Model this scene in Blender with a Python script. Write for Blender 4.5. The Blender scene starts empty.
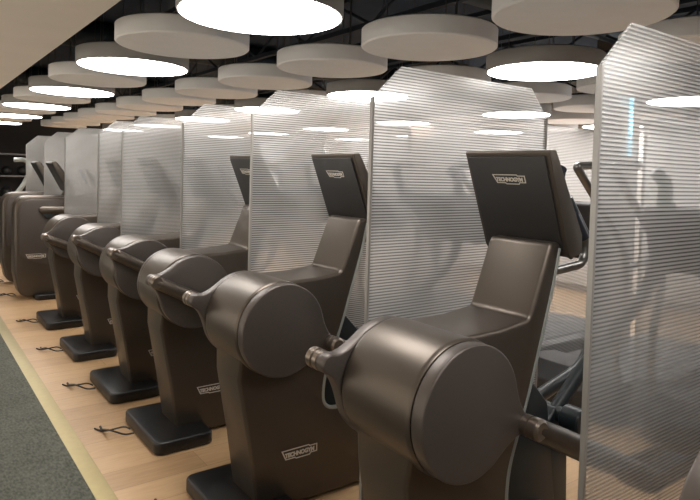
import bpy, bmesh, math, random
from mathutils import Vector, Matrix
random.seed(4)
S = bpy.context.scene
C = S.collection
PI = math.pi

# ------------------------------------------------------------------ camera, world, light, exposure
cam_data = bpy.data.cameras.new('camera')
cam = bpy.data.objects.new('camera', cam_data)
C.objects.link(cam)
yaw, pitch, roll = (math.radians(a) for a in (36.4524, 2.3227, 1.5915))
F = Vector((math.sin(yaw)*math.cos(pitch), math.cos(yaw)*math.cos(pitch), -math.sin(pitch)))
R0 = Vector((math.cos(yaw), -math.sin(yaw), 0))
U0 = R0.cross(F)
R = R0*math.cos(roll) + U0*math.sin(roll)
U = -R0*math.sin(roll) + U0*math.cos(roll)
m = Matrix((( R.x, U.x, -F.x), (R.y, U.y, -F.y), (R.z, U.z, -F.z)))
cam.matrix_world = Matrix.Translation((0, 0, 1.5)) @ m.to_4x4()
cam_data.sensor_width = 36
cam_data.lens = 36*608.555/700
cam_data.shift_y = -(250-198.73)/700
cam_data.clip_start = 0.02
S.camera = cam

w = bpy.data.worlds.new('world'); S.world = w; w.use_nodes = True
w.node_tree.nodes['Background'].inputs[0].default_value = (0.9, 0.85, 0.8, 1)
w.node_tree.nodes['Background'].inputs[1].default_value = 0.25
S.view_settings.view_transform = 'Standard'
S.view_settings.look = 'None'
S.view_settings.gamma = 1
S.view_settings.exposure = 0.08
S.view_settings.use_curve_mapping = False
S.cycles.use_denoising = True
S.cycles.max_bounces = 10
S.cycles.diffuse_bounces = 5
S.cycles.transparent_max_bounces = 48
S.cycles.sample_clamp_indirect = 6
LAMP = 18.0          # strength of the lit ceiling discs

def area(name, loc, rot, sx, sy, power, col):
    l = bpy.data.lights.new(name, 'AREA'); l.shape = 'RECTANGLE'; l.size = sx; l.size_y = sy
    l.energy = power; l.color = col
    o = bpy.data.objects.new(name, l); C.objects.link(o); o.location = loc; o.rotation_euler = rot
    return o
# added soft fills without fittings: under the soffit, aisle side, far hall wall
area('aisle_top_fill', (-0.3, 6, 2.13), (0, 0, 0), 1.0, 6, 6, (1, .94, .87))
area('aisle_side_fill', (-1.5, 4.5, 1.15), (0, -PI/2, 0), 1.5, 10, 52, (1, .90, .76))
area('hall_side_fill', (7.3, 3.5, 1.3), (0, PI/2, 0), 1.6, 7, 55, (.98, .98, 1))

# ------------------------------------------------------------------ materials
def mat(name, col, rough=.5, metal=0., spec=.5, noise=0., nscale=30., bump=0., bscale=300., emit=0., coat=0.):
    M = bpy.data.materials.new(name); M.use_nodes = True
    nt = M.node_tree; N = nt.nodes; L = nt.links
    b = N['Principled BSDF']
    b.inputs['Base Color'].default_value = (*col, 1)
    b.inputs['Roughness'].default_value = rough
    b.inputs['Metallic'].default_value = metal
    b.inputs['Specular IOR Level'].default_value = spec
    b.inputs['Coat Weight'].default_value = coat
    if emit:
        b.inputs['Emission Color'].default_value = (*col, 1); b.inputs['Emission Strength'].default_value = emit
    tc = N.new('ShaderNodeTexCoord')
    if noise:
        n = N.new('ShaderNodeTexNoise'); n.inputs['Scale'].default_value = nscale; n.inputs['Detail'].default_value = 4
        r = N.new('ShaderNodeMapRange'); r.inputs[3].default_value = 1-noise; r.inputs[4].default_value = 1+noise
        v = N.new('ShaderNodeMix'); v.data_type = 'RGBA'; v.blend_type = 'MULTIPLY'; v.inputs[0].default_value = 1
        v.inputs[6].default_value = (*col, 1)
        L.new(tc.outputs['Object'], n.inputs['Vector']); L.new(n.outputs[0], r.inputs[0])
        L.new(r.outputs[0], v.inputs[7]); L.new(v.outputs[2], b.inputs['Base Color'])
    if bump:
        n = N.new('ShaderNodeTexNoise'); n.inputs['Scale'].default_value = bscale
        bp = N.new('ShaderNodeBump'); bp.inputs['Strength'].default_value = bump; bp.inputs['Distance'].default_value = .002
        L.new(tc.outputs['Object'], n.inputs['Vector']); L.new(n.outputs[0], bp.inputs['Height']); L.new(bp.outputs[0], b.inputs['Normal'])
    return M

M_bronze = mat('bronze_paint', (.100, .083, .068), .38, .74, noise=.03, nscale=4)
M_bronze2 = mat('bronze_metal', (.21, .175, .145), .30, .85)
M_cap = mat('bronze_cap_paint', (.088, .074, .066), .42, .5)
M_char = mat('charcoal_plastic', (.019, .018, .018), .5, 0, bump=.15, bscale=900)
M_black = mat('black_rubber', (.006, .006, .0065), .40, bump=.2, bscale=500)
M_teal = mat('dark_teal_plastic', (.009, .014, .017), .4)
M_trim = mat('grey_trim', (.33, .35, .33), .35, .4)
M_silver = mat('silver_print', (.62, .57, .50), .4, .3)
M_grip = mat('navy_grip', (.015, .02, .03), .35)
M_tube = mat('grey_steel_tube', (.17, .165, .155), .3, .8)
M_screen = mat('screen_glass', (.01, .01, .012), .08)
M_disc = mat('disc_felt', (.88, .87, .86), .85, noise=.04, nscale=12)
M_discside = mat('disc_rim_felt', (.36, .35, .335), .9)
M_soffit = mat('soffit_plaster', (.88, .80, .71), .8, noise=.05, nscale=3)
M_ceil = mat('ceiling_paint_navy', (.05, .068, .10), .9, noise=.3, nscale=3)
M_beam = mat('beam_paint', (.02, .027, .04), .7)
M_duct = mat('duct_sheet', (.04, .05, .06), .45, .6)
M_brass = mat('brass_strip', (.31, .25, .12), .34, .85, noise=.12, nscale=25)
M_wall = mat('wall_paint', (.75, .73, .70), .8, noise=.04, nscale=2)
M_dark = mat('dark_wall_paint', (.035, .03, .028), .8, noise=.2, nscale=3)
M_pillar = mat('pillar_brown', (.16, .125, .10), .6, noise=.1, nscale=4)
M_steel = mat('foot_steel', (.4, .4, .4), .35, .9)
M_belt = mat('treadmill_belt', (.055, .057, .06), .55, noise=.15, nscale=60)
M_edge = mat('clear_edge_profile', (.27, .26, .245), .3, .3)
M_lit = mat('lamp_diffuser', (1, .965, .925), .5, emit=LAMP)
M_cyan = mat('led_tube_cyan', (.25, .75, 1), .5, emit=2.2)
M_window = mat('frosted_window', (1, .98, .95), .5, emit=1.3)
M_red = mat('red_cloth', (.5, .08, .07), .8)
M_yellow = mat('yellow_plastic', (.65, .45, .08), .5)

# wood floor
def wood():
    M = bpy.data.materials.new('oak_planks'); M.use_nodes = True
    nt = M.node_tree; N = nt.nodes; L = nt.links; b = N['Principled BSDF']
    tc = N.new('ShaderNodeTexCoord'); mp = N.new('ShaderNodeMapping'); 
    L.new(tc.outputs['Object'], mp.inputs[0])
    br = N.new('ShaderNodeTexBrick'); br.offset = .37
    br.inputs['Scale'].default_value = 1; br.inputs['Brick Width'].default_value = 1.25; br.inputs['Row Height'].default_value = .19
    br.inputs['Mortar Size'].default_value = .0012; br.inputs['Color1'].default_value = (0, 0, 0, 1); br.inputs['Color2'].default_value = (1, 1, 1, 1)
    br.inputs['Mortar'].default_value = (.3, .3, .3, 1); br.inputs['Mortar Smooth'].default_value = .1
    L.new(mp.outputs[0], br.inputs[0])
    g = N.new('ShaderNodeTexNoise'); g.inputs['Scale'].default_value = 6; g.inputs['Detail'].default_value = 6; g.inputs['Distortion'].default_value = .6
    mp2 = N.new('ShaderNodeMapping'); mp2.inputs['Scale'].default_value = (1, 9, 1)
    L.new(tc.outputs['Object'], mp2.inputs[0]); L.new(mp2.outputs[0], g.inputs['Vector'])
    ramp = N.new('ShaderNodeValToRGB')
    ramp.color_ramp.elements[0].color = (.29, .175, .085, 1); ramp.color_ramp.elements[1].color = (.56, .375, .21, 1)
    ad = N.new('ShaderNodeMath'); ad.operation = 'ADD'
    m1 = N.new('ShaderNodeMath'); m1.operation = 'MULTIPLY'; m1.inputs[1].default_value = .45
    m2 = N.new('ShaderNodeMath'); m2.operation = 'MULTIPLY'; m2.inputs[1].default_value = .75
    L.new(br.outputs['Color'], m1.inputs[0]); L.new(g.outputs[0], m2.inputs[0]); L.new(m1.outputs[0], ad.inputs[0]); L.new(m2.outputs[0], ad.inputs[1])
    L.new(ad.outputs[0], ramp.inputs[0])
    mx = N.new('ShaderNodeMix'); mx.data_type = 'RGBA'; mx.inputs[7].default_value = (.20, .12, .06, 1)
    L.new(br.outputs['Fac'], mx.inputs[0]); L.new(ramp.outputs[0], mx.inputs[6]); L.new(mx.outputs[2], b.inputs['Base Color'])
    b.inputs['Roughness'].default_value = .38
    bp = N.new('ShaderNodeBump'); bp.inputs['Strength'].default_value = .15; bp.inputs['Distance'].default_value = .002; bp.invert = True
    L.new(br.outputs['Fac'], bp.inputs['Height']); L.new(bp.outputs[0], b.inputs['Normal'])
    return M
M_wood = wood()

def carpet():
    M = bpy.data.materials.new('carpet_pile'); M.use_nodes = True
    nt = M.node_tree; N = nt.nodes; L = nt.links; b = N['Principled BSDF']
    tc = N.new('ShaderNodeTexCoord'); mp = N.new('ShaderNodeMapping'); mp.inputs['Scale'].default_value = (1, .45, 1)
    n = N.new('ShaderNodeTexNoise'); n.inputs['Scale'].default_value = 90; n.inputs['Detail'].default_value = 5
    n2 = N.new('ShaderNodeTexNoise'); n2.inputs['Scale'].default_value = 5
    L.new(tc.outputs['Object'], mp.inputs[0]); L.new(mp.outputs[0], n.inputs['Vector']); L.new(tc.outputs['Object'], n2.inputs['Vector'])
    a = N.new('ShaderNodeMath'); a.operation = 'MULTIPLY_ADD'; a.inputs[1].default_value = .25
    L.new(n2.outputs[0], a.inputs[0]); L.new(n.outputs[0], a.inputs[2])
    r = N.new('ShaderNodeValToRGB'); r.color_ramp.elements[0].position = .38; r.color_ramp.elements[1].position = .9
    r.color_ramp.elements[0].color = (.06, .064, .055, 1); r.color_ramp.elements[1].color = (.15, .152, .13, 1)
    L.new(a.outputs[0], r.inputs[0]); L.new(r.outputs[0], b.inputs['Base Color'])
    b.inputs['Roughness'].default_value = .95; b.inputs['Specular IOR Level'].default_value = .1
    bp = N.new('ShaderNodeBump'); bp.inputs['Strength'].default_value = .6; bp.inputs['Distance'].default_value = .004
    L.new(n.outputs[0], bp.inputs['Height']); L.new(bp.outputs[0], b.inputs['Normal'])
    return M
M_carpet = carpet()

PITCH = .0115
def poly():
    """clear multiwall polycarbonate: horizontal inner webs every 11 mm"""
    M = bpy.data.materials.new('ribbed_polycarbonate'); M.use_nodes = True
    nt = M.node_tree; N = nt.nodes; L = nt.links
    for n in list(N): N.remove(n)
    out = N.new('ShaderNodeOutputMaterial')
    tc = N.new('ShaderNodeTexCoord'); sp = N.new('ShaderNodeSeparateXYZ'); L.new(tc.outputs['Object'], sp.inputs[0])
    k = N.new('ShaderNodeMath'); k.operation = 'MULTIPLY'; k.inputs[1].default_value = 2*PI/PITCH; L.new(sp.outputs[2], k.inputs[0])
    s = N.new('ShaderNodeMath'); s.operation = 'SINE'; L.new(k.outputs[0], s.inputs[0])
    bp = N.new('ShaderNodeBump'); bp.inputs['Strength'].default_value = 1; bp.inputs['Distance'].default_value = .0013
    L.new(s.outputs[0], bp.inputs['Height'])
    tr = N.new('ShaderNodeBsdfTransparent'); tr.inputs[0].default_value = (.90, .90, .89, 1)
    rf = N.new('ShaderNodeBsdfRefraction'); rf.inputs['IOR'].default_value = 1.12; rf.inputs['Roughness'].default_value = .55
    rf.inputs[0].default_value = (.97, .97, .96, 1); 
    gl = N.new('ShaderNodeBsdfGlossy'); gl.inputs['Roughness'].default_value = .48; gl.inputs['Anisotropy'].default_value = .85; gl.inputs[0].default_value = (.95, .94, .92, 1)
    tg = N.new('ShaderNodeCombineXYZ'); tg.inputs[2].default_value = 1; L.new(tg.outputs[0], gl.inputs['Tangent'])
    tl = N.new('ShaderNodeBsdfTranslucent'); tl.inputs[0].default_value = (.95, .95, .94, 1)
    df = N.new('ShaderNodeBsdfDiffuse'); df.inputs[0].default_value = (.9, .89, .87, 1); L.new(bp.outputs[0], df.inputs['Normal'])
    L.new(bp.outputs[0], tl.inputs['Normal'])
    m1 = N.new('ShaderNodeMixShader'); m1.inputs[0].default_value = .45; L.new(tl.outputs[0], m1.inputs[1]); L.new(df.outputs[0], m1.inputs[2])
    m2 = N.new('ShaderNodeMixShader'); m2.inputs[0].default_value = .13; L.new(m1.outputs[0], m2.inputs[1]); L.new(gl.outputs[0], m2.inputs[2])
    r = N.new('ShaderNodeMapRange'); r.inputs[1].default_value = -1; r.inputs[2].default_value = 1
    r.inputs[3].default_value = .30; r.inputs[4].default_value = .05; L.new(s.outputs[0], r.inputs[0])
    pw = N.new('ShaderNodeMapRange'); pw.inputs[1].default_value = .2; pw.inputs[2].default_value = .8; pw.inputs[3].default_value = .97; pw.inputs[4].default_value = .55
    L.new(s.outputs[0], pw.inputs[0]); cmb = N.new('ShaderNodeCombineColor')
    for q in range(3): L.new(pw.outputs[0], cmb.inputs[q])
    L.new(cmb.outputs[0], tr.inputs[0]); L.new(cmb.outputs[0], rf.inputs[0])
    m0 = N.new('ShaderNodeMixShader'); m0.inputs[0].default_value = .17; L.new(tr.outputs[0], m0.inputs[1]); L.new(rf.outputs[0], m0.inputs[2])
    m3 = N.new('ShaderNodeMixShader'); L.new(r.outputs[0], m3.inputs[0]); L.new(m0.outputs[0], m3.inputs[1]); L.new(m2.outputs[0], m3.inputs[2])
    L.new(m3.outputs[0], out.inputs[0])
    return M
M_poly = poly()

# ------------------------------------------------------------------ mesh helpers
CACHE = {}
def finish(bm, ang=40):
    bmesh.ops.recalc_face_normals(bm, faces=bm.faces)
    me = bpy.data.meshes.new('m'); bm.to_mesh(me); bm.free()
    for p in me.polygons: p.use_smooth = True
    me.set_sharp_from_angle(angle=math.radians(ang))
    return me
def link(name, me, material, parent=None, loc=(0, 0, 0), rot=(0, 0, 0)):
    if not me.materials: me.materials.append(material)
    me.name = name
    o = bpy.data.objects.new(name, me); C.objects.link(o)
    o.location = loc; o.rotation_euler = rot
    if parent: o.parent = parent
    return o
def cached(key, fn):
    if key not in CACHE: CACHE[key] = fn()
    return CACHE[key]
def tag(o, label, cat, group=None, kind=None):
    if label: o['label'] = label
    if cat: o['category'] = cat
    if group: o['group'] = group
    if kind: o['kind'] = kind
    return o
def empty(name, loc, label, cat, group=None, rz=0):
    o = bpy.data.objects.new(name, None); C.objects.link(o); o.location = loc; o.rotation_euler = (0, 0, rz)
    o.empty_display_size = .1
    return tag(o, label, cat, group)
def copy_tree(o, parent=None):
    c = o.copy(); C.objects.link(c)
    if parent: c.parent = parent
    for ch in list(o.children): copy_tree(ch, c)
    return c

def bevel(bm, w, seg=3, ang=25):
    if w <= 0: return
    es = [e for e in bm.edges if len(e.link_faces) == 2 and e.calc_face_angle(0) > math.radians(ang)]
    bmesh.ops.bevel(bm, geom=es, offset=w, segments=seg, profile=.5, affect='EDGES', clamp_overlap=True)
def add_box(bm, x0, x1, y0, y1, z0, z1):
    vs = [bm.verts.new((x, y, z)) for x in (x0, x1) for y in (y0, y1) for z in (z0, z1)]
    for f in ((0,1,3,2),(4,6,7,5),(0,4,5,1),(2,3,7,6),(0,2,6,4),(1,5,7,3)): bm.faces.new([vs[i] for i in f])
def box(x0, x1, y0, y1, z0, z1, bv=.0, seg=3):
    bm = bmesh.new(); add_box(bm, x0, x1, y0, y1, z0, z1); bevel(bm, bv, seg); return finish(bm)
def add_prism(bm, pts, y0, y1, plane='xz'):
    """polygon in the xz (or xy) plane extruded along the third axis"""
    mk = (lambda a, b, c: (a, c, b)) if plane == 'xz' else (lambda a, b, c: (a, b, c))
    A = [bm.verts.new(mk(a, b, y0)) for a, b in pts]; B = [bm.verts.new(mk(a, b, y1)) for a, b in pts]
    bm.faces.new(A); bm.faces.new(B[::-1]); n = len(pts)
    for i in range(n): bm.faces.new((A[i], B[i], B[(i+1) % n], A[(i+1) % n]))
def prism(pts, y0, y1, bv=0., plane='xz', seg=3, ang=30, bang=25):
    bm = bmesh.new(); add_prism(bm, pts, y0, y1, plane); bmesh.ops.recalc_face_normals(bm, faces=bm.faces)
    bevel(bm, bv, seg, bang); return finish(bm, ang)
def round_poly(pts, r, n=5):
    """round the corners of a polygon; r is one radius or one per corner"""
    out = []; N = len(pts)
    for i, p in enumerate(pts):
        rr = r[i] if isinstance(r, (list, tuple)) else r
        p = Vector(p); a = Vector(pts[i-1]) - p; b = Vector(pts[(i+1) % N]) - p
        if rr <= 0: out.append(tuple(p)); continue
        th = a.angle(b); t = min(rr/math.tan(th/2), a.length*.48, b.length*.48)
        A = p + a.normalized()*t; B = p + b.normalized()*t
        for k in range(n+1):
            u = k/n; q = A*(1-u)**2 + p*2*u*(1-u) + B*u*u; out.append(tuple(q))
    return out
def add_lathe(bm, prof, c, axis='y', n=48, a0=0):
    """profile (radius, offset) turned about an axis through c"""
    rings = []
    for r, h in prof:
        ring = []
        if r < 1e-6: r = 1e-6
        for i in range(n):
            a = 2*PI*i/n; u, v = r*math.cos(a), r*math.sin(a)
            ring.append(bm.verts.new({'y': (c[0]+u, c[1]+h, c[2]+v), 'z': (c[0]+u, c[1]+v, c[2]+h), 'x': (c[0]+h, c[1]+u, c[2]+v)}[axis]))
        rings.append(ring)
    for a, b in zip(rings, rings[1:]):
        for i in range(n): bm.faces.new((a[i], a[(i+1) % n], b[(i+1) % n], b[i]))
    bm.faces.new(rings[0]); bm.faces.new(rings[-1][::-1])
def lathe(prof, c=(0, 0, 0), axis='y', n=48, ang=40):
    bm = bmesh.new(); add_lathe(bm, prof, c, axis, n); return finish(bm, ang)
def smooth_path(pts, r=.05, n=6):
    out = [Vector(pts[0])]
    for i in range(1, len(pts)-1):
        p = Vector(pts[i]); a = Vector(pts[i-1])-p; b = Vector(pts[i+1])-p; t = min(r[i] if isinstance(r, list) else r, a.length*.49, b.length*.49)
        A = p+a.normalized()*t; B = p+b.normalized()*t
        for k in range(n+1):
            u = k/n; out.append(A*(1-u)**2 + p*2*u*(1-u) + B*u*u)
    out.append(Vector(pts[-1])); return out
def add_tube(bm, pts, rad, n=12, sx=1, sy=1):
    pts = [Vector(p) for p in pts]; rings = []
    t = (pts[1]-pts[0]).normalized(); up = Vector((0, 0, 1)) if abs(t.z) < .9 else Vector((0, 1, 0))
    a = t.cross(up).normalized()
    for i, p in enumerate(pts):
        if i == 0: tt = (pts[1]-p)
        elif i == len(pts)-1: tt = (p-pts[i-1])
        else: tt = (pts[i+1]-pts[i-1])
        tt.normalize(); a = (a - tt*a.dot(tt)).normalized(); b = tt.cross(a)
        r = rad[i] if isinstance(rad, (list, tuple)) else rad
        rings.append([bm.verts.new(p + (a*math.cos(2*PI*k/n)*sx + b*math.sin(2*PI*k/n)*sy)*r) for k in range(n)])
    for x, y in zip(rings, rings[1:]):
        for k in range(n): bm.faces.new((x[k], x[(k+1) % n], y[(k+1) % n], y[k]))
    bm.faces.new(rings[0]); bm.faces.new(rings[-1][::-1])
def tube(pts, rad, n=12, sm=0, sx=1, sy=1):
    bm = bmesh.new(); add_tube(bm, smooth_path(pts, sm) if sm else pts, rad, n, sx, sy); return finish(bm)

# lettering badge: stepped outline plus the word, lying in the local xz plane facing -y, width 1
def badge_mesh():
    cu = bpy.data.curves.new('t', 'FONT'); cu.body = 'TECHNOGYM'; cu.size = .17; cu.offset = .009
    cu.align_x = 'CENTER'; cu.align_y = 'CENTER'; cu.extrude = .004; cu.space_character = .95
    to = bpy.data.objects.new('t', cu); C.objects.link(to)
    bpy.context.view_layer.update()
    me = bpy.data.meshes.new_from_object(to.evaluated_get(bpy.context.evaluated_depsgraph_get()))
    bm = bmesh.new(); bm.from_mesh(me)
    xs = [v.co.x for v in bm.verts]; wd = max(xs)-min(xs); cx = (max(xs)+min(xs))/2
    for v in bm.verts:
        x, y, z = v.co; v.co = ((x-cx)*.88/wd, -z, y*1.1 + (-.02 if True else 0))
    bpy.data.objects.remove(to); bpy.data.curves.remove(cu); bpy.data.meshes.remove(me)
    o = [(-.5, .135), (.26, .135), (.29, .10), (.5, .10), (.5, -.10), (.32, -.10), (.29, -.155), (-.10, -.155), (-.13, -.12), (-.40, -.12)]
    n = len(o); inner = []
    c = Vector((0, 0))
    tk = .030
    for i in range(n):
        p = Vector(o[i]); a = (Vector(o[i-1])-p).normalized(); b = (Vector(o[(i+1) % n])-p).normalized()
        na = Vector((a.y, -a.x)); nb = Vector((-b.y, b.x))      # inward normals for a clockwise outline
        d = na+nb; d = d/max(.3, d.length_squared)*2*tk
        inner.append(tuple(p-d if False else p+d))
    def ring(P, y): return [bm.verts.new((x, y, z)) for x, z in P]
    A = ring(o, -.004); B = ring(inner, -.004); A2 = ring(o, .004); B2 = ring(inner, .004)
    for i in range(n):
        j = (i+1) % n
        bm.faces.new((A[i], A[j], B[j], B[i])); bm.faces.new((A2[i], B2[i], B2[j], A2[j]))
        bm.faces.new((A[i], A2[i], A2[j], A[j])); bm.faces.new((B[i], B[j], B2[j], B2[i]))
    return finish(bm)
def badge(parent, loc, rot, size):
    o = link('badge', cached('badge', badge_mesh), M_silver, parent, loc, rot); o.scale = (size, size, size*.8)
    o['label'] = 'silver lettered badge'; return o

# ------------------------------------------------------------------ setting
def struct(name, me, material, loc=(0, 0, 0)):
    o = link(name, me, material, None, loc); o['kind'] = 'structure'; return o
X0, X1, Y0, Y1, ZC = -1.6, 7.4, -2.2, 15., 2.95
struct('floor', box(.745, X1, Y0, Y1, -.05, 0), M_wood)
struct('trim_1', box(.705, .787, Y0, Y1, -.01, .004, .001, 1), M_brass)
struct('floor_carpet', box(X0, .707, Y0, Y1, -.05, .003), M_carpet)
struct('ceiling', box(X0, X1, Y0, Y1, ZC, ZC+.05), M_ceil)
struct('ceiling_soffit', box(X0, .70, Y0, Y1, 2.16, 2.42, .004, 1), M_soffit)
struct('wall_left', box(X0-.05, X0, Y0, Y1, 0, ZC), M_wall)
struct('wall_back', box(X0, X1, Y1, Y1+.05, 0, ZC), M_dark)
struct('wall_front', box(X0, X1, Y0-.05, Y0, 0, ZC), M_dark)
struct('wall_right', box(X1, X1+.05, Y0, Y1, 0, ZC), M_wall)
struct('baseboard_right', box(X1-.015, X1, Y0, Y1, 0, .09), M_pillar)
for i, (y, wd) in enumerate([(8.8, 2.4), (12.6, 2.6)]):
    fr = bmesh.new()
    for a in (y-wd/2, y-.02, y+wd/2-.04): add_box(fr, X1-.05, X1, a, a+.04, .9, 2.35)
    for z in (.9, 2.31): add_box(fr, X1-.05, X1, y-wd/2, y+wd/2, z, z+.04)
    o = struct('window_%d' % (i+1), finish(fr), M_steel)
    link('pane', box(X1-.02, X1-.008, y-wd/2+.03, y+wd/2-.03, .93, 2.32), M_window, o)

for i, (x, y, s) in enumerate([(5.6, 5.7, .50), (5.6, 8.9, .45), (5.2, 3.02, .28)]):
    tag(link('pillar', box(-s/2, s/2, -s/2, s/2, 0, ZC, .01, 2), M_pillar, None, (x, y, 0)),
        ['square brown pillar seen blurred behind the second panel', 'square brown pillar deep in the hall, farthest from camera',
         'square brown pillar nearest the camera, beyond the treadmills'][i], 'pillar', 'brown pillars')['kind'] = 'structure'

# ceiling services
for i, x in enumerate([.95, 1.75, 2.62, 3.6, 4.6, 5.6, 6.6]):
    bm = bmesh.new()
    for z in (2.52, 2.74): add_box(bm, x-.02, x+.02, Y0, Y1, z, z+.035)
    y = Y0+.1; k = 0
    while y < Y1-.5:
        add_tube(bm, [(x, y, 2.54 if k % 2 else 2.75), (x, y+.42, 2.75 if k % 2 else 2.54)], .011, 6); y += .42; k += 1
    o = link('ceiling_truss', finish(bm), M_beam)
    tag(o, 'dark lattice truss under the ceiling, %s out from the beige soffit' % ['first','second','third','fourth','fifth','sixth','seventh'][i], 'truss', 'ceiling trusses')
    o['kind'] = 'structure'
for i, y in enumerate([-.6, 2.85, 6.4, 10]):
    o = tag(link('air_duct', lathe([(.14, .72), (.14, X1)], (0, y, 2.80), 'x', 20), M_duct), 'round dark air duct across the ceiling, %s from the camera' % ['first', 'second', 'third', 'fourth'][i], 'duct', 'air ducts')
    o['kind'] = 'structure'

# ------------------------------------------------------------------ ceiling discs
ORD = ['first', 'second', 'third', 'fourth', 'fifth', 'sixth', 'seventh', 'eighth', 'ninth', 'tenth', 'eleventh', 'twelfth', 'thirteenth', 'fourteenth', 'fifteenth', 'sixteenth']
RD = .35
def disc_proto(lit):
    r = empty('ceiling_lamp' if lit else 'acoustic_disc', (0, 0, 0), '', 'lamp' if lit else 'acoustic panel', 'lit round ceiling lamps' if lit else 'plain round acoustic discs')
    bm = bmesh.new()
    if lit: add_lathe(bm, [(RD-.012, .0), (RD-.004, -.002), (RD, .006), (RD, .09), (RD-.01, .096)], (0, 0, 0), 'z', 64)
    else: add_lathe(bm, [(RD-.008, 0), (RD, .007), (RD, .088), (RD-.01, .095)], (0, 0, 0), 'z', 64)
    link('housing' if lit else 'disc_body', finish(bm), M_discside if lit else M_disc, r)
    if lit: link('diffuser', lathe([(RD-.012, -.004), (RD-.012, .001)], (0, 0, 0), 'z', 64), M_lit, r)['label'] = 'glowing white diffuser'
    for k in range(3):
        a = 2*PI*k/3+.4
        link('hanger', tube([(.22*math.cos(a), .22*math.sin(a), .09), (.22*math.cos(a), .22*math.sin(a), ZC-2.16)], .003, 6), M_tube, r)
    return r
protos = {}
CX = [1.23, 2.205, 3.18, 4.155, 5.13, 6.10, 6.95]
first_row = -1.18
for i, x in enumerate(CX):
    for j in range(15):
        y = first_row + .879*j
        if y < -1 and i > 3: continue
        lit = (i % 2 == 0 and j % 2 == 0)
        # whatever lies far outside the view is not built
        if y < .3 and x > 3.3: continue
        if not (x < 3 or y > .6*(x-1.2)-.9): continue
        if lit not in protos: o = protos[lit] = disc_proto(lit)
        else: o = copy_tree(protos[lit])
        o.location = (x, y, 2.16)
        o['label'] = '%s, %s from the camera, %s line out from the soffit' % ('glowing round ceiling lamp' if lit else 'plain pale ceiling disc', ORD[j], ORD[i])

# ------------------------------------------------------------------ partitions
def panel(x0, y, label, w=1.053, h=1.92, zb=.03, name='partition_panel', group='ribbed clear partition panels'):
    r = empty(name, (x0, y, 0), label, 'partition', group)
    pts = [(0, zb), (0, 1.793), (.137, h), (w-.118, h), (w, 1.793), (w, zb)]
    link('sheet', cached(('sheet', w, zb, h), lambda: prism(pts, -.004, .004)), M_poly, r)
    for s, x in ((0, -.006), (1, w-.004)):
        link('edge_profile', cached(('ep', zb), lambda: box(0, .010, -.0075, .0075, zb, 1.79, .002, 2)), M_edge, r, (x, 0, 0))
    for x in (.12, w-.12):
        link('foot', cached('pfoot', lambda: prism(round_poly([(-.03, 0), (-.03, .012), (-.012, .06), (.012, .06), (.03, .012), (.03, 0)], .004, 2), -.11, .11, .002)), M_steel, r, (x, 0, 0))
    return r
PL = [(.875, 'nearest ribbed clear partition panel, filling the right edge of the photo'),
      (1.796, 'ribbed clear partition panel behind the nearest elliptical trainer'),
      (2.762, 'ribbed clear partition panel behind the second elliptical trainer'),
      (3.700, 'ribbed clear partition panel behind the third elliptical trainer'),
      (4.990, 'ribbed clear partition panel behind the fourth elliptical trainer'),
      (5.709, 'ribbed clear partition panel behind the fifth elliptical trainer'),
      (7.082, 'ribbed clear partition panel behind the sixth elliptical trainer'),
      (8.249, 'ribbed clear partition panel between the two rounded climber machines'),
      (9.60, 'farthest ribbed clear partition panel of the front row')]
for y, l in PL: panel(1.42, y, l)
for k, (y, l) in enumerate([(1.85, 'raised ribbed panel beside the nearest back-row treadmill'), (2.76, 'raised ribbed panel between the first two back-row treadmills'),
             (3.70, 'raised ribbed panel between second and third back-row treadmills'), (4.64, 'raised ribbed panel between third and fourth back-row treadmills'), (5.58, 'raised ribbed panel past the fourth back-row treadmill')]):
    panel(3.5, y, l, w=1.6, zb=.06, h=1.90, group='ribbed panels of the back row')

# ------------------------------------------------------------------ elliptical trainers
DC = (1.30, .831)     # drum centre (x, z)
RB = .203
def housing_mesh():
    arc = []
    for k in range(17):
        a = math.radians(215 - k*(215-88)/16); arc.append((DC[0]+.196*math.cos(a), DC[1]+.196*math.sin(a)))
    pts = [(1.238, .015), (1.190, .32), (1.134, .62)] + arc + [(1.50, 1.030)] + \
        round_poly([(1.50, 1.03), (1.638, 1.046), (1.735, 1.29)], [0, .03, 0])[1:-1] + [(1.735, 1.29), (1.795, 1.29), (1.765, 1.17), (1.655, .80)] + \
        round_poly([(1.655, .80), (1.562, .56), (1.555, .425), (1.80, .41), (1.83, .015)], [0, .15, .09, .10, 0], 6)[1:-1] + [(1.83, .015)]
    bm = bmesh.new(); add_prism(bm, pts, -.132, .132); bmesh.ops.recalc_face_normals(bm, faces=bm.faces)
    es = [e for e in bm.edges if len(e.link_faces) == 2 and e.calc_face_angle(0) > math.radians(60)]
    bmesh.ops.bevel(bm, geom=es, offset=.016, segments=4, profile=.5, affect='EDGES', clamp_overlap=True)
    # narrow the lower front column
    for v in bm.verts:
        if v.co.x < 1.6 and v.co.z < .66:
            t = max(0, min(1, (1.35-v.co.x)/.2)) ; v.co.y *= 1-.14*t
    return finish(bm, 35)
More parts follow.
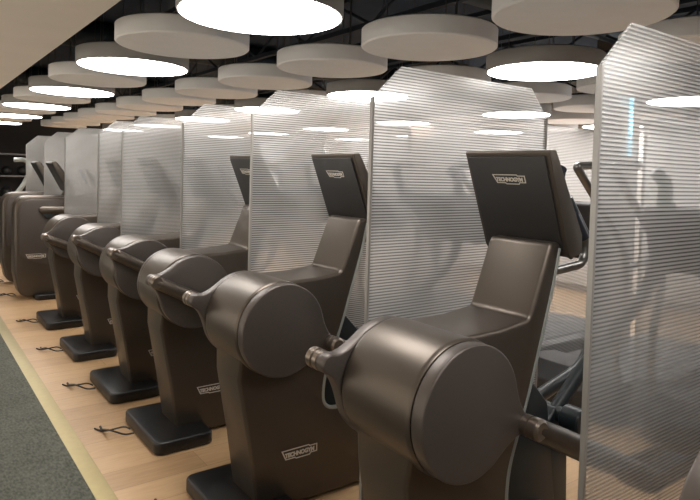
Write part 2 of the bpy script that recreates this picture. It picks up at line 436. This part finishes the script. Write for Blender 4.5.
def crank_mesh(sgn, side, up):
    """round plate with one flared lobe towards the pin; sgn=+1 lobe to the user side"""
    a0 = math.radians(up-180 if sgn > 0 else up); L_ = .250
    d = Vector((math.cos(a0), math.sin(a0))); nrm = Vector((-d.y, d.x)); c = Vector(DC)
    half = math.radians(38); pts = []
    n = 60
    for k in range(n+1):
        a = a0+half+(2*PI-2*half)*k/n
        pts.append(tuple(c+Vector((math.cos(a), math.sin(a)))*(RB-.005)))
    # concave flanks and a round nose
    pr_ = .032
    p0 = Vector(pts[-1]); e0 = c+d*(L_)-nrm*pr_
    ctl = c+d*(RB+.01)-nrm*(pr_+.004)
    for k in range(1, 9):
        u = k/9; pts.append(tuple(p0*(1-u)**2+ctl*2*u*(1-u)+e0*u*u))
    for k in range(11):
        a = a0-PI/2+PI*k/10; pts.append(tuple(c+d*L_+Vector((math.cos(a), math.sin(a)))*pr_))
    e1 = c+d*L_+nrm*pr_; p1 = Vector(pts[0]); ctl = c+d*(RB+.01)+nrm*(pr_+.004)
    for k in range(1, 9):
        u = k/9; pts.append(tuple(e1*(1-u)**2+ctl*2*u*(1-u)+p1*u*u))
    y0, y1 = (.158, .206)
    return prism(pts, side*y0, side*y1, .007, seg=3, bang=50)
def elliptical(yc, near_forward, label, up=161, side_badge=True):
    r = empty('elliptical_trainer', (0, yc, 0), label, 'elliptical trainer', 'elliptical trainers in the front row')
    link('base_pad', cached('pad', lambda: prism(round_poly([(1.06, -.285), (1.06, .285), (1.385, .285), (1.385, -.285)], .05), .002, .072, .014, 'xy')), M_black, r)
    link('rear_base', cached('rbase', lambda: prism(round_poly([(1.80, -.11), (1.80, .11), (2.46, .11), (2.46, -.11)], .04), .002, .11, .02, 'xy')), M_black, r)
    h = link('housing', cached('housing', housing_mesh), M_bronze, r)
    link('drum_cover', cached('drum', lambda: lathe([(RB-.006, -.156), (RB-.001, -.150), (RB, -.14), (RB, .14), (RB-.001, .150), (RB-.006, .156)], (DC[0], 0, DC[1]), 'y', 96)), M_bronze, r)
    tp = smooth_path([(1.782, 0, 1.27), (1.757, 0, 1.15), (1.648, 0, .80), (1.556, 0, .57), (1.552, 0, .418), (1.80, 0, .405), (1.832, 0, .10)], .09, 8)
    for s in (-1, 1):
        link('side_trim', cached(('trim', s), lambda: tube([(p.x, s*.126, p.z) for p in tp], .0095, 8)), M_trim, r)['label'] = 'light grey trim line'
    link('rear_cover', cached('rear', lambda: prism(round_poly([(1.57, .38), (1.555, .58), (1.66, .86), (1.78, .74), (1.84, .40), (1.85, .08), (1.57, .08)], .03, 3), -.112, .112, .01)), M_teal, r)
    if side_badge:
        badge(h, (1.435, -.1325, .252), (0, math.radians(0), 0), .175)
        badge(h, (1.435, .1325, .252), (0, 0, PI), .175)
    # cranks
    for side in (-1, 1):
        sgn = (-1 if near_forward else 1)*(1 if side < 0 else -1)
        k = link('crank', cached(('crank', sgn, side, up), lambda: crank_mesh(sgn, side, up)), M_cap, r)
        a0 = math.radians(up-180 if sgn > 0 else up)
        px, pz = DC[0]+.250*math.cos(a0), DC[1]+.250*math.sin(a0)
        yy = side*.20
        prof = [(.024, 0), (.033, .006), (.033, .026), (.029, .028), (.029, .034), (.034, .036), (.034, .060), (.026, .068)]
        link('crank_pin', lathe([(a, b*side) for a, b in prof], (px, yy, pz), 'y', 24), M_bronze2, k)
        # lever from the pin back and down to the pedal
        ex, ez = 2.12 + (.12 if sgn > 0 else 0), (.40 if sgn > 0 else .38)
        y1 = side*.243
        bm = bmesh.new()
        q0, q1 = Vector((px, y1, pz)), Vector((ex, y1, ez))
        add_tube(bm, [q0-(q1-q0).normalized()*.024, q0-(q1-q0).normalized()*.012, q0, q0.lerp(q1, .08), q0.lerp(q1, .2), q0.lerp(q1, .5), q1], [.014, .028, .033, .035, .038, .042, .042], 16, .8, 1.0)
        lv = link('pedal_lever', finish(bm), M_bronze, r)
        bm = bmesh.new(); add_prism(bm, round_poly([(-.13, -.07), (-.13, .07), (.22, .07), (.22, -.07)], .03, 4), 0, .035, 'xy'); 
        add_box(bm, -.11, .2, -.068, -.055, .03, .06); add_box(bm, -.11, .2, .055, .068, .03, .06); bevel(bm, .004, 2, 50)
        link('pedal', finish(bm), M_black, r, (ex+.02, side*.235, ez-.005))
        # swing arm: pivot drum low on the frame, tube rising towards the user
        bm = bmesh.new(); add_lathe(bm, [(.040, 0), (.046, .006), (.046, .07), (.040, .076)], (1.90, side*.10 if side > 0 else -.176, .66), 'y', 28)
        pv = link('arm_pivot', finish(bm), M_teal, r)
        sa = link('swing_arm', cached(('swing', side), lambda: tube([(1.89, side*.06, .66), (2.10, side*.06, .825), (2.40, side*.12, 1.06), (2.33, side*.22, 1.42)] if side < 0 else [(1.93, .06, .66), (2.34, .10, .72), (2.56, .16, 1.06), (2.33, .22, 1.42)], .026, 14, .1)), M_teal, r)
        link('grip', cached(('sgrip', side), lambda: tube([(2.315, side*.205, 1.34), (2.28, side*.232, 1.50), (2.25, side*.20, 1.545)], .026, 14, .03)), M_grip, sa)
        # fixed handlebar under the console
        hb = link('handlebar', cached(('hb', side), lambda: tube([(1.76, side*.10, 1.185), (1.965, side*.102, 1.202), (1.992, side*.10, 1.265), (1.90, side*.10, 1.375)], .016, 14, .035)), M_tube, r)
        link('grip', cached(('hgrip', side), lambda: tube([(1.965, side*.10, 1.297), (1.897, side*.10, 1.38)], [.022, .021], 14)), M_grip, hb)
    link('pivot_shaft', cached('pshaft', lambda: tube([(1.90, -.12, .66), (1.90, .12, .66)], .03, 16)), M_teal, r)
    link('frame_post', cached('fpost', lambda: prism([(1.79, .3), (1.80, .62), (1.88, .69), (1.95, .66), (1.98, .11), (1.80, .11)], -.08, .08, .01)), M_teal, r)
    # console
    cs = link('console', cached('console', lambda: prism(round_poly([(1.668, 1.594), (1.706, 1.598), (1.872, 1.315), (1.875, 1.25), (1.805, 1.236)], [.008, .012, .02, .02, .02], 4), -.156, .204, .02)), M_bronze, r)
    def back():
        a, b = Vector((1.6665, 1.583)), Vector((1.802, 1.244)); t = (b-a).normalized(); nn = Vector((t.y, -t.x))
        if nn.x > 0: nn = -nn
        P = [a+t*.008, b-t*.02]; pts = [tuple(P[0]), tuple(P[1]), tuple(P[1]+nn*.006), tuple(P[0]+nn*.006)]
        return prism(pts, -.140, .188, .003, seg=2)
    bk = link('console_back', cached('cback', back), M_char, cs); bk['label'] = 'matt charcoal back panel'
    # tilt: panel runs down and towards the user
    ang = math.atan2(1.800-1.6665, 1.583-1.252)
    p = Vector((1.6665, 0, 1.583)).lerp(Vector((1.800, 0, 1.252)), .25)
    badge(bk, (p.x-.0065*math.cos(ang), 0.020, p.z-.0065*math.sin(ang)), (ang, 0, -PI/2), .130)
    sc_ = link('screen', cached('screen', lambda: prism([(1.722, 1.568), (1.850, 1.345), (1.855, 1.348), (1.727, 1.571)], -.15, .15)), M_screen, cs)
    return r
EL = [(.300, True, 'dark elliptical trainer cut off at the bottom right corner, before the nearest panel'),
      (1.350, False, 'nearest elliptical trainer, bronze, with the largest drum disc in the photo'),
      (2.400, False, 'second elliptical trainer, its silver side badge fully in view low on the body'),
      (3.350, True, 'third elliptical trainer, lever crossing its near disc, badge half hidden by the second'),
      (4.190, True, 'bronze elliptical trainer standing between the fourth and fifth clear panels'),
      (5.200, True, 'bronze elliptical trainer standing between the fifth and sixth clear panels'),
      (6.290, True, 'sixth and farthest elliptical trainer, just in front of the rounded climber machines')]
for (y, nf, l), up in zip(EL, (161, 161, 161, 161, 150, 154, 176)): elliptical(y, nf, l, up)

# ------------------------------------------------------------------ rounded climber machines at the far end
def climber(yc, label):
    r = empty('climber_machine', (0, yc, 0), label, 'climber machine', 'rounded climber machines at the far end')
    body = prism(round_poly([(1.055, .03), (1.005, .30), (1.005, 1.155), (2.05, 1.165), (2.12, .03)], [.12, .2, .16, .12, .05], 8), -.14, .14, .025, seg=4)
    h = link('housing', body, M_bronze, r)
    link('side_panel', prism(round_poly([(1.055, .48), (1.05, 1.12), (1.9, 1.12), (1.9, .44), (1.3, .38)], [.1, .12, .1, .1, .3], 8), -.147, -.135, .004), M_cap, h)
    badge(h, (1.215, -.148, .485), (0, 0, 0), .19)
    link('foot', prism(round_poly([(1.20, -.26), (1.20, .26), (1.75, .26), (1.75, -.26)], .05), .002, .06, .012, 'xy'), M_black, r)
    for s in (-1, 1):
        a = link('side_arm', tube([(1.235, s*.20, 1.005), (1.27, s*.20, 1.005), (2.15, s*.20, .995)], [.025, .042, .046], 16), M_bronze, r)
        link('arm_boss', lathe([(.05, s*.13), (.05, s*.2), (.035, s*.215)], (1.33, 0, .95), 'y', 24), M_teal, a)
        hb = link('handlebar', tube([(1.52, s*.10, 1.15), (1.66, s*.16, 1.17), (1.86, s*.18, 1.20), (1.86, s*.18, 1.24), (1.74, s*.17, 1.46)], .017, 12, .05), M_tube, r)
        link('grip', tube([(1.83, s*.178, 1.30), (1.74, s*.17, 1.47)], .022, 12), M_grip, hb)
    cs = link('console', prism(round_poly([(1.362, 1.545), (1.41, 1.55), (1.60, 1.27), (1.54, 1.20)], .012, 3), -.18, .18, .01), M_bronze, r)
    link('console_back', prism([(1.358, 1.53), (1.525, 1.215), (1.531, 1.219), (1.366, 1.534)], -.17, .17), M_char, cs)
    link('screen', prism([(1.425, 1.532), (1.59, 1.29), (1.595, 1.293), (1.43, 1.535)], -.15, .15), M_screen, cs)
    link('neck', prism([(1.50, 1.12), (1.56, 1.30), (1.62, 1.27), (1.68, 1.12)], -.07, .07, .01), M_bronze, r)
climber(7.68, 'rounded tall climber machine whose side badge shows, left of the last elliptical')
climber(8.70, 'farthest rounded climber machine at the left edge of the photo')

# ------------------------------------------------------------------ back-row treadmills
def treadmill(y, label):
    r = empty('treadmill', (3.45, y, 0), label, 'treadmill', 'treadmills in the back row')
    link('deck', box(.25, 1.75, -.36, .36, .02, .19, .02), M_black, r)
    link('belt', box(.40, 1.76, -.24, .24, .15, .197, .01), M_belt, r)
    link('motor_hood', prism(round_poly([(.0, .02), (.0, .17), (.10, .27), (.48, .235), (.55, .02)], .03, 4), -.37, .37, .02), M_char, r)
    for s in (-1, 1):
        u = link('upright', tube([(.10, s*.35, .2), (.02, s*.35, .55), (.16, s*.35, 1.04), (-.45, s*.35, 1.58), (-.20, s*.35, 1.59)], .023, 14, [0, .16, .2, .03, 0]), M_tube, r)
        link('handrail', tube([(.14, s*.35, .98), (.45, s*.36, 1.0), (.62, s*.36, .92)], .020, 12, .1), M_grip, r)
    cs = link('console', prism(round_poly([(-.12, 1.02), (-.22, 1.36), (-.19, 1.38), (.02, 1.10), (.02, 1.04)], .02, 3), -.30, .30, .01), M_char, r)
    link('screen', prism([(-.168, 1.36), (-.002, 1.135), (.003, 1.138), (-.163, 1.363)], -.2, .2), M_screen, cs)
for k, (y, l) in enumerate([(1.40, 'back-row treadmill opposite the nearest elliptical trainer'), (2.32, 'back-row treadmill whose black deck shows between nearest console and panel'),
           (3.24, 'back-row treadmill seen blurred through the second panel'), (4.18, 'back-row treadmill third beyond the nearest elliptical'), (5.12, 'back-row treadmill farthest from the camera')]):
    treadmill(y, l)

tag(link('led_tube', tube([(5.04, 2.80, 1.72), (5.04, 2.80, 2.22)], .016, 10), M_cyan), 'cyan glowing vertical tube seen blurred through the nearest panel', 'light tube')

# ------------------------------------------------------------------ power cables curling out of the pads onto the wood floor
CB = [(2.400, 'black power cable curling from the second trainer pad'), (3.350, 'looped black power cable in front of the third trainer pad'),
      (4.190, 'looped black cable by the trainer between fourth and fifth panels'), (5.200, 'short black cable by the trainer between fifth and sixth panels'),
      (6.290, 'short black cable by the pad of the farthest elliptical trainer'), (7.680, 'pale power cable by the first rounded climber machine'), (8.700, 'pale power cable by the farthest rounded climber')]
for i, (y, l) in enumerate(CB):
    q = random.uniform(-.03, .03); a = 1.058
    P1_ = [(a-.012, y+.10, .02), (a-.04, y+.12, .035), (a-.12, y+.17+q, .02), (a-.15, y+.22+q, .006), (a-.17, y+.27+q, .007)]
    bm = bmesh.new(); add_tube(bm, smooth_path(P1_, .04), .0052, 8)
    P2_ = [(a-.012, y+.04, .02), (a-.06, y+.04, .02), (a-.13, y+.10+q, .05), (a-.14, y+.17+q, .03), (a-.14, y+.24+q, .006)]
    add_tube(bm, smooth_path(P2_, .04), .0052, 8)
    add_tube(bm, [P2_[-1], (P2_[-1][0]+.002, P2_[-1][1]+.035, .009)], .007, 8)
    tag(link('power_cable', finish(bm), M_black), l, 'cable', 'power cables on the floor')

# dark rack with kit against the far wall, and a pale curved frame in front of it
r = empty('equipment_rack', (1.9, 14.4, 0), 'dark rack of gym kit against the far dark wall', 'rack')
for x in (-.9, .9): link('upright', box(-.03, .03, -.2, .2, 0, 1.9, .004, 1), M_beam, r, (x, 0, 0))
for z in (.35, .8, 1.25, 1.7): link('shelf', box(-.9, .9, -.2, .2, z, z+.03, .004, 1), M_tube, r)
n = 0
for z in (.38, .83, 1.28):
    for k in range(6):
        rad = random.uniform(.07, .11)
        tag(link('medicine_ball', lathe([(rad*math.sin(PI*i/12), rad-rad*math.cos(PI*i/12)) for i in range(1, 12)], (0, 0, 0), 'z', 20), M_char, None, (1.9-.72+k*.29, 14.4, z)),
            'dark ball, %s from the left on the %s shelf of the far rack' % (ORD[k], ['lowest', 'middle', 'highest filled'][n]), 'ball', 'balls on the far rack')
    n += 1
r = empty('rowing_bike', (1.45, 10.8, 0), 'exercise bike with pale curved handle frame at the far left', 'exercise bike')
link('frame', tube([(1.20-1.45, 0, .1), (1.28-1.45, 0, .85), (1.52-1.45, 0, 1.12), (1.66-1.45, 0, 1.40), (1.62-1.45, 0, 1.585), (1.42-1.45, 0, 1.575)], .035, 12, .12), M_trim, r)
link('flywheel', lathe([(.22, -.03), (.25, -.02), (.25, .02), (.22, .03)], (.1, 0, .36), 'y', 32), M_char, r)
link('base', box(-.35, .75, -.2, .2, 0, .06, .01, 2), M_black, r)
link('seat_post', tube([(.1, 0, .36), (.55, 0, .85)], .03, 10), M_tube, r)
link('seat', prism(round_poly([(.42, .85), (.42, .9), (.72, .92), (.72, .85)], .02, 3), -.09, .09, .015), M_black, r)
